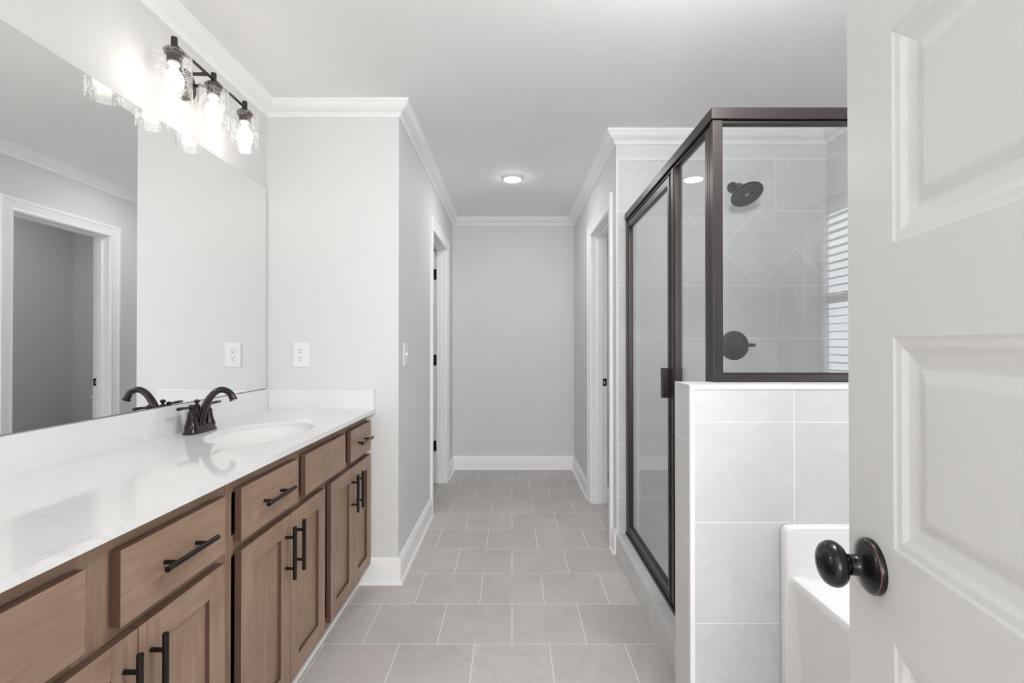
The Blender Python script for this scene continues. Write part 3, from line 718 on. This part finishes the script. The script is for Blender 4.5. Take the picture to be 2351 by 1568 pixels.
x0, x1 = XL + .002, -.700; Y0s, Y1s = SY - .30, SY + .30
I, O = annulus(SX, SY, SA, SB, x0, x1, Y0s, Y1s)
mb = MB()
def R3(p, z): return [Vector((x, y, z)) for x, y in p]
I2 = [(SX + (x - SX) * 1.012, SY + (y - SY) * 1.012) for x, y in I]
mb.rings([R3(O, CTZ), R3(I2, CTZ), R3(I, CTZ - .002), R3(I, CTZ - CTH), R3(O, CTZ - CTH)], False, False)
for a, b_ in ((.055, Y0s), (Y1s, YP - .001)):
    mb.add([(x0, a, CTZ), (x1, a, CTZ), (x1, b_, CTZ), (x0, b_, CTZ)], [(0, 1, 2, 3)]).add([(x0, a, CTZ - CTH), (x1, a, CTZ - CTH), (x1, b_, CTZ - CTH), (x0, b_, CTZ - CTH)], [(0, 1, 2, 3)])
mb.add([(x1, .055, CTZ), (x1, YP - .001, CTZ), (x1, YP - .001, CTZ - CTH), (x1, .055, CTZ - CTH)], [(0, 1, 2, 3)])
mb.add([(x0, .055, CTZ), (x1, .055, CTZ), (x1, .055, CTZ - CTH), (x0, .055, CTZ - CTH)], [(0, 1, 2, 3)])
mb.build('slab', 'stone', ct, xform=cskew, weld=True)
MB().box((XL + .001, .055, CTZ - .001), (XL + .020, YP - .001, .9965)).build('backsplash', 'stone', ct, bevel=.0015, xform=lskew)
MB().box((XL + .0205, YP - .020, CTZ - .001), (-.704, YP - .001, .9935)).build('side_splash', 'stone', ct, bevel=.0015)
# sink bowl hanging below the cut
sk = thing('sink', (SX, SY, CTZ - CTH), 'white oval undermount basin in the vanity top', 'sink')
R = []
for f, z in ((1.10, CTZ - CTH - .0005), (1.004, CTZ - CTH - .0005), (.985, CTZ - CTH - .012), (.95, CTZ - .06), (.86, CTZ - .105), (.68, CTZ - .140), (.40, CTZ - .158), (.12, CTZ - .164)):
    R.append([Vector((SX + (x - SX) * f, SY + (y - SY) * f, z)) for x, y in I])
R2 = [[Vector((v.x, v.y, v.z - .010)) for v in r] for r in reversed(R)]
MB().rings(R + R2, False, False).build('bowl', 'porcelain', sk, smooth=True)
MB().lathe([(.0, 0), (.022, 0), (.022, .002), (.015, .003), (.0, .001)], (SX, SY, CTZ - .164), (0, 0, 1), 28, 0, False).build('drain', 'bronze', sk, smooth=True)

# faucet
FX, FYc = -1.184, 1.838
fc = thing('faucet', (FX, FYc, CTZ), 'dark oil rubbed bronze two handle faucet behind the sink', 'faucet')
def stad(hw_, hl, z, n=12):
    out = []
    for k in range(n + 1):
        a = PI * k / n; out.append(Vector((FX + hw_ * math.cos(a), FYc + (hl - hw_) + hw_ * math.sin(a), z)))
    for k in range(n + 1):
        a = PI + PI * k / n; out.append(Vector((FX + hw_ * math.cos(a), FYc - (hl - hw_) + hw_ * math.sin(a), z)))
    return out
z0 = CTZ + .0002
MB().rings([stad(.0275, .0785, z0), stad(.0280, .0790, z0 + .002), stad(.0270, .078, z0 + .006), stad(.0235, .0745, z0 + .010), stad(.0222, .0732, z0 + .022), stad(.0210, .072, z0 + .024)]).build('base', 'bronze', fc, smooth=True)
for s in (-1, 1):
    hy = FYc + s * .0508
    hb = MB().lathe([(.0235, .020), (.0232, .026), (.0225, .030), (.0195, .036), (.0150, .052), (.0128, .066), (.0126, .074), (.0138, .0755), (.0136, .078), (.0085, .081), (.0068, .086), (.0072, .089)], (FX, hy, z0), (0, 0, 1), 36)
    hb.lathe([(.0, -.0105), (.006, -.0086), (.0095, -.0045), (.0105, 0), (.0095, .0045), (.006, .0086), (.0, .0105)], (FX, hy, z0 + .098), (0, 0, 1), 24, 0, False)
    hbo = hb.build('handle_body', 'bronze', fc, smooth=True)
    b0 = Vector((FX, hy, z0 + .098)); dv = Vector((0, s, 0))
    pts = [b0 + dv * .006, b0 + dv * .014 + Vector((0, 0, .0)), b0 + dv * .020 + Vector((0, 0, .001)), b0 + dv * .045 + Vector((0, 0, .002)), b0 + dv * .070 + Vector((0, 0, .0015)), b0 + dv * .0725 + Vector((0, 0, .0015))]
    sub(MB().tube(pts, [.0045, .0045, .0065, .0080, .0078, .0060], 16, upv=(0, 0, 1), flat=.72), 'lever', 'bronze', hbo, smooth=True)
# spout: a rising, leaning tube that arches forward and turns down
ctl = [(0, .022), (.002, .04), (.009, .07), (.020, .098), (.036, .126), (.056, .148), (.078, .158), (.098, .155), (.114, .144), (.123, .128)]
pts = []; rad = []
def cr(p0, p1, p2, p3, t): return .5 * (2 * p1 + (p2 - p0) * t + (2 * p0 - 5 * p1 + 4 * p2 - p3) * t * t + (3 * p1 - p0 - 3 * p2 + p3) * t ** 3)
rr = [.0170, .0158, .0145, .0134, .0126, .0120, .0116, .0114, .0116, .0122]
for i in range(len(ctl) - 1):
    q = [ctl[max(i - 1, 0)], ctl[i], ctl[i + 1], ctl[min(i + 2, len(ctl) - 1)]]
    for k in range(4):
        t = k / 4; pts.append(Vector((FX + cr(q[0][0], q[1][0], q[2][0], q[3][0], t), FYc, z0 + cr(q[0][1], q[1][1], q[2][1], q[3][1], t)))); rad.append(rr[i] + (rr[i + 1] - rr[i]) * t)
pts.append(Vector((FX + .1235, FYc, z0 + .127))); rad.append(.0122)
dn = (pts[-1] - pts[-3]).normalized()
pts += [pts[-1] + dn * .004, pts[-1] + dn * .0042, pts[-1] + dn * .009]; rad += [.0124, .0142, .0142]
mb = MB().tube(pts, rad, 24, upv=(0, 1, 0))
mb.lathe([(.0215, .022), (.0215, .026), (.0195, .028), (.0195, .032), (.0172, .034)], (FX + .001, FYc, z0), (0, 0, 1), 30)
mb.build('spout', 'bronze', fc, smooth=True)
MB().lathe([(.021, .020), (.0185, .03), (.0145, .055), (.0120, .080), (.0105, .098), (.0112, .100), (.0100, .102), (.0045, .103), (.0045, .107), (.0085, .110), (.0098, .1145), (.0085, .119), (.004, .1215), (.0, .122)], (FX - .013, FYc, z0), (0, 0, 1), 28).build('lift_rod', 'bronze', fc, smooth=True)

# ------------------------------------------------------------------ mirror
mi = thing('mirror', (XL, 1.27, 1.0), 'large frameless wall mirror above the vanity backsplash', 'mirror')
MB().box((XL + .0005, .10, .9990), (XL + .0042, YP - .010, 2.0265)).build('backing', 'mirror_edge', mi, xform=lskew)
MB().box((XL + .0044, .101, .9998), (XL + .0050, YP - .0112, 2.0255)).build('silvered_glass', 'mirror', mi, xform=lskew)

# ------------------------------------------------------------------ outlet and switch
ol = thing('outlet', (-1.0845, YP, 1.1705), 'white duplex outlet plate on the partition wall above the counter', 'outlet')
ox, oz = -1.0845, 1.1705
def plate(mb, hw_, hh, dep, ax):
    out = []
    for k, (i, d) in enumerate(((0, 0), (0, dep * .45), (.0035, dep))):
        ring = [(-hw_ + i, -hh + i), (hw_ - i, -hh + i), (hw_ - i, hh - i), (-hw_ + i, hh - i)]
        out.append([ax(a, b_, d) for a, b_ in ring])
    return mb.rings(out)
axo = lambda a, b_, d: Vector((ox + a, YP - .0005 - d, oz + b_))
plate(MB(), .0425, .0640, .006, axo).build('plate', 'white', ol, bevel=.0008)
for q in (.0195, -.0195):
    ring = []
    for k in range(40):
        a = 2 * PI * k / 40; ring.append((max(-.0172, min(.0172, .0172 * 1.02 * math.cos(a))), max(-.0145, min(.0145, .0172 * math.sin(a)))))
    rc = MB().rings([[axo(a * f, b_ * f + q, d) for a, b_ in ring] for f, d in ((1.05, .0055), (1.05, .0062), (1.0, .0078))]).build('receptacle', 'white', ol)
    mb = MB()
    mb.box((ox - .0072, YP - .0086, oz + q + .000), (ox - .0050, YP - .0080, oz + q + .0085)).box((ox + .0052, YP - .0086, oz + q + .001), (ox + .0072, YP - .0080, oz + q + .0078))
    mb.lathe([(.0028, -.0), (.0028, .0006)], (ox, YP - .0081, oz + q - .0075), (0, -1, 0), 14)
    sub(mb, 'slots', 'slot', rc)['label'] = 'dark plug slots'
MB().lathe([(.0028, 0), (.0025, .0008)], axo(0, 0, .006), (0, -1, 0), 14).build('screw', 'white', ol)
sy, sz = 2.632, 1.1695
sw = thing('light_switch', (HL, sy, sz), 'white toggle light switch on the left hall wall by the corner', 'switch')
axs = lambda a, b_, d: Vector((HL + .0005 + d, sy + a, sz + b_))
plate(MB(), .0425, .0640, .006, axs).build('plate', 'white', sw, bevel=.0008)
MB().rings([[axs(-.004, -.009, .006), axs(.004, -.009, .006), axs(.004, .009, .006), axs(-.004, .009, .006)], [axs(-.0035, .000, .017), axs(.0035, .000, .017), axs(.0035, .009, .016), axs(-.0035, .009, .016)]]).build('toggle', 'white', sw)

# ------------------------------------------------------------------ vanity light bars
LX = -1.143
def vanity_light(yc, label):
    vl = thing('vanity_light', (XL, yc, 2.225), label, 'wall light', 'three shade bath lights above the mirror')
    MB().lathe([(.0, -.010), (.060, -.010), (.060, .010), (.056, .019), (.052, .021), (.0, .022)], (XL, yc, 2.222), (1, 0, 0), 48, 0, False).build('backplate', 'fixture', vl, smooth=True)
    for s in (-1, 1):
        MB().tube([(XL + .018, yc + s * .042, 2.236), (LX - .018, yc + s * .042, 2.236)], .0062, 14).tube([(LX - .018, yc + s * .042, 2.236), (LX, yc + s * .042, 2.236)], .0074, 14).build('arm', 'fixture', vl, smooth=True)
    MB().tube([(LX, yc - .216, 2.238), (LX, yc + .216, 2.238)], .0055, 16).build('crossbar', 'fixture', vl, smooth=True)
    for k in (-1, 0, 1):
        y = yc + k * .216
        st = MB().lathe([(.0, 2.262), (.0095, 2.262), (.0098, 2.261), (.0098, 2.226), (.012, 2.225), (.024, 2.222), (.031, 2.217), (.0325, 2.2125), (.029, 2.2115), (.020, 2.2115), (.020, 2.207), (.0285, 2.205), (.0285, 2.203), (.0225, 2.200), (.0220, 2.178), (.0185, 2.177), (.0, 2.177)], (LX, y, 0), (0, 0, 1), 32, 0, False).build('lamp_holder', 'fixture', vl, smooth=True)
        sub(MB().lathe([(.0170, 2.1768), (.0168, 2.168), (.0120, 2.167), (.0, 2.167)], (LX, y, 0), (0, 0, 1), 24, 0, False), 'socket_ring', 'white', st, smooth=True)
        g = [(.0200, 2.2100), (.040, 2.2100), (.0475, 2.2075), (.0515, 2.201), (.0525, 2.190), (.0525, 2.057), (.0519, 2.0560), (.0513, 2.057), (.0513, 2.190), (.0502, 2.200), (.0465, 2.2062), (.040, 2.2088), (.0200, 2.2088)]
        sub(MB().lathe(g, (LX, y, 0), (0, 0, 1), 56, 0, False), 'glass_shade', 'seeded', st, smooth=True)
        b_ = [(.0, 2.167), (.0105, 2.167), (.0115, 2.158), (.0155, 2.150), (.0235, 2.139), (.0285, 2.124), (.0290, 2.112), (.0262, 2.099), (.0195, 2.0885), (.0100, 2.083), (.0, 2.082)]
        sub(MB().lathe(b_, (LX, y, 0), (0, 0, 1), 24, 0, False), 'light_bulb', 'bulb', st, smooth=True)
    return vl
vanity_light(1.846, 'bronze bath light with three seeded glass shades above the mirror over the sink')
vanity_light(.62, 'bronze bath light with three seeded glass shades near the doorway, added unseen for its light')  # second bar added out of view for more light

# ------------------------------------------------------------------ recessed ceiling lights
def downlight(x, y, label, mat='lens'):
    cl = thing('ceiling_light', (x, y, CZ), label, 'ceiling light', 'round recessed ceiling lights')
    MB().lathe([(.086, 0), (.0865, -.0025), (.082, -.0055), (.070, -.0125), (.064, -.0165), (.0625, -.0165), (.0625, -.008), (.0, -.008)], (x, y, CZ), (0, 0, 1), 56, 0, False).build('trim_ring', 'white', cl, smooth=True)
    MB().lathe([(.0623, -.0100), (.0615, -.0185), (.050, -.0215), (.0, -.0225)], (x, y, CZ), (0, 0, 1), 56, 0, False).build('lens', mat, cl, smooth=True)
downlight(.004, 3.592, 'round white recessed ceiling light glowing over the hall')
fl = thing('fill_globe_light', (.62, .95, CZ), 'added white glass globe fill light on a short stem, out of frame overhead', 'ceiling light')  # unseen globe added to brighten the room and ceiling
MB().lathe([(.0, 0), (.075, 0), (.075, -.012), (.060, -.022), (.012, -.026), (.009, -.030), (.009, -.095), (.040, -.100), (.048, -.112), (.0, -.112)], (.62, .95, CZ), (0, 0, 1), 40, 0, False).build('canopy', 'fixture', fl, smooth=True)
MB().lathe([(.0, -.113)] + [(.130 * math.sin(a), -.228 + .118 * math.cos(a)) for a in [.36 + k * (PI - .36) / 18 for k in range(18)]] + [(.0, -.346)], (.62, .95, CZ), (0, 0, 1), 48, 0, False).build('globe', 'lens2', fl, smooth=True)
downlight(1.25, 3.75, 'added unseen recessed ceiling light brightening the toilet room', 'lens3')  # unseen lamp added to brighten the toilet room and hall

# ------------------------------------------------------------------ toilet (seen in the mirror through the right doorway)
tl = thing('toilet', (1.262, YE, 0), 'white toilet in the side room, its tank seen in the mirror', 'toilet')
ty = YE - .018; tx = 1.262
def rr2(x0, x1, y0, y1, r, z): return rrect(x0, x1, y0, y1, r, z, 5)
MB().rings([rr2(tx - .19, tx + .19, ty - .17, ty, .03, .40), rr2(tx - .215, tx + .215, ty - .195, ty, .035, .52), rr2(tx - .22, tx + .22, ty - .20, ty, .035, .707)]).build('tank', 'porcelain', tl, smooth=True)
MB().rings([rr2(tx - .226, tx + .226, ty - .208, ty + .003, .035, .7075), rr2(tx - .232, tx + .232, ty - .214, ty + .006, .035, .715), rr2(tx - .232, tx + .232, ty - .214, ty + .006, .035, .735), rr2(tx - .222, tx + .222, ty - .204, ty - .004, .03, .745)]).build('tank_lid', 'porcelain', tl, smooth=True)
def egg(f, z, yc, a=.185, b_=.235, n=32):
    return [Vector((tx + a * f * math.cos(2 * PI * k / n), yc + (b_ * f * (1.0 if math.sin(2 * PI * k / n) > 0 else 1.15)) * math.sin(2 * PI * k / n), z)) for k in range(n)]
yb = ty - .44
MB().rings([egg(.62, 0, yb + .06), egg(.60, .06, yb + .06), egg(.55, .16, yb + .05), egg(.72, .26, yb + .02), egg(.95, .35, yb), egg(1.0, .385, yb), egg(.98, .395, yb), egg(.75, .395, yb), egg(.66, .33, yb), egg(.40, .22, yb)]).box((tx - .11, ty - .30, .0), (tx + .11, ty - .02, .399)).build('bowl', 'porcelain', tl, smooth=True)
MB().rings([egg(1.03, .397, yb), egg(1.04, .404, yb), egg(1.04, .412, yb), egg(1.0, .420, yb), egg(.9, .424, yb)]).build('seat_lid', 'porcelain', tl, smooth=True)
MB().tube([(tx - .16, ty - .201, .67), (tx - .16, ty - .222, .67), (tx - .10, ty - .226, .665)], .007, 12).build('flush_lever', 'brass', tl, smooth=True)
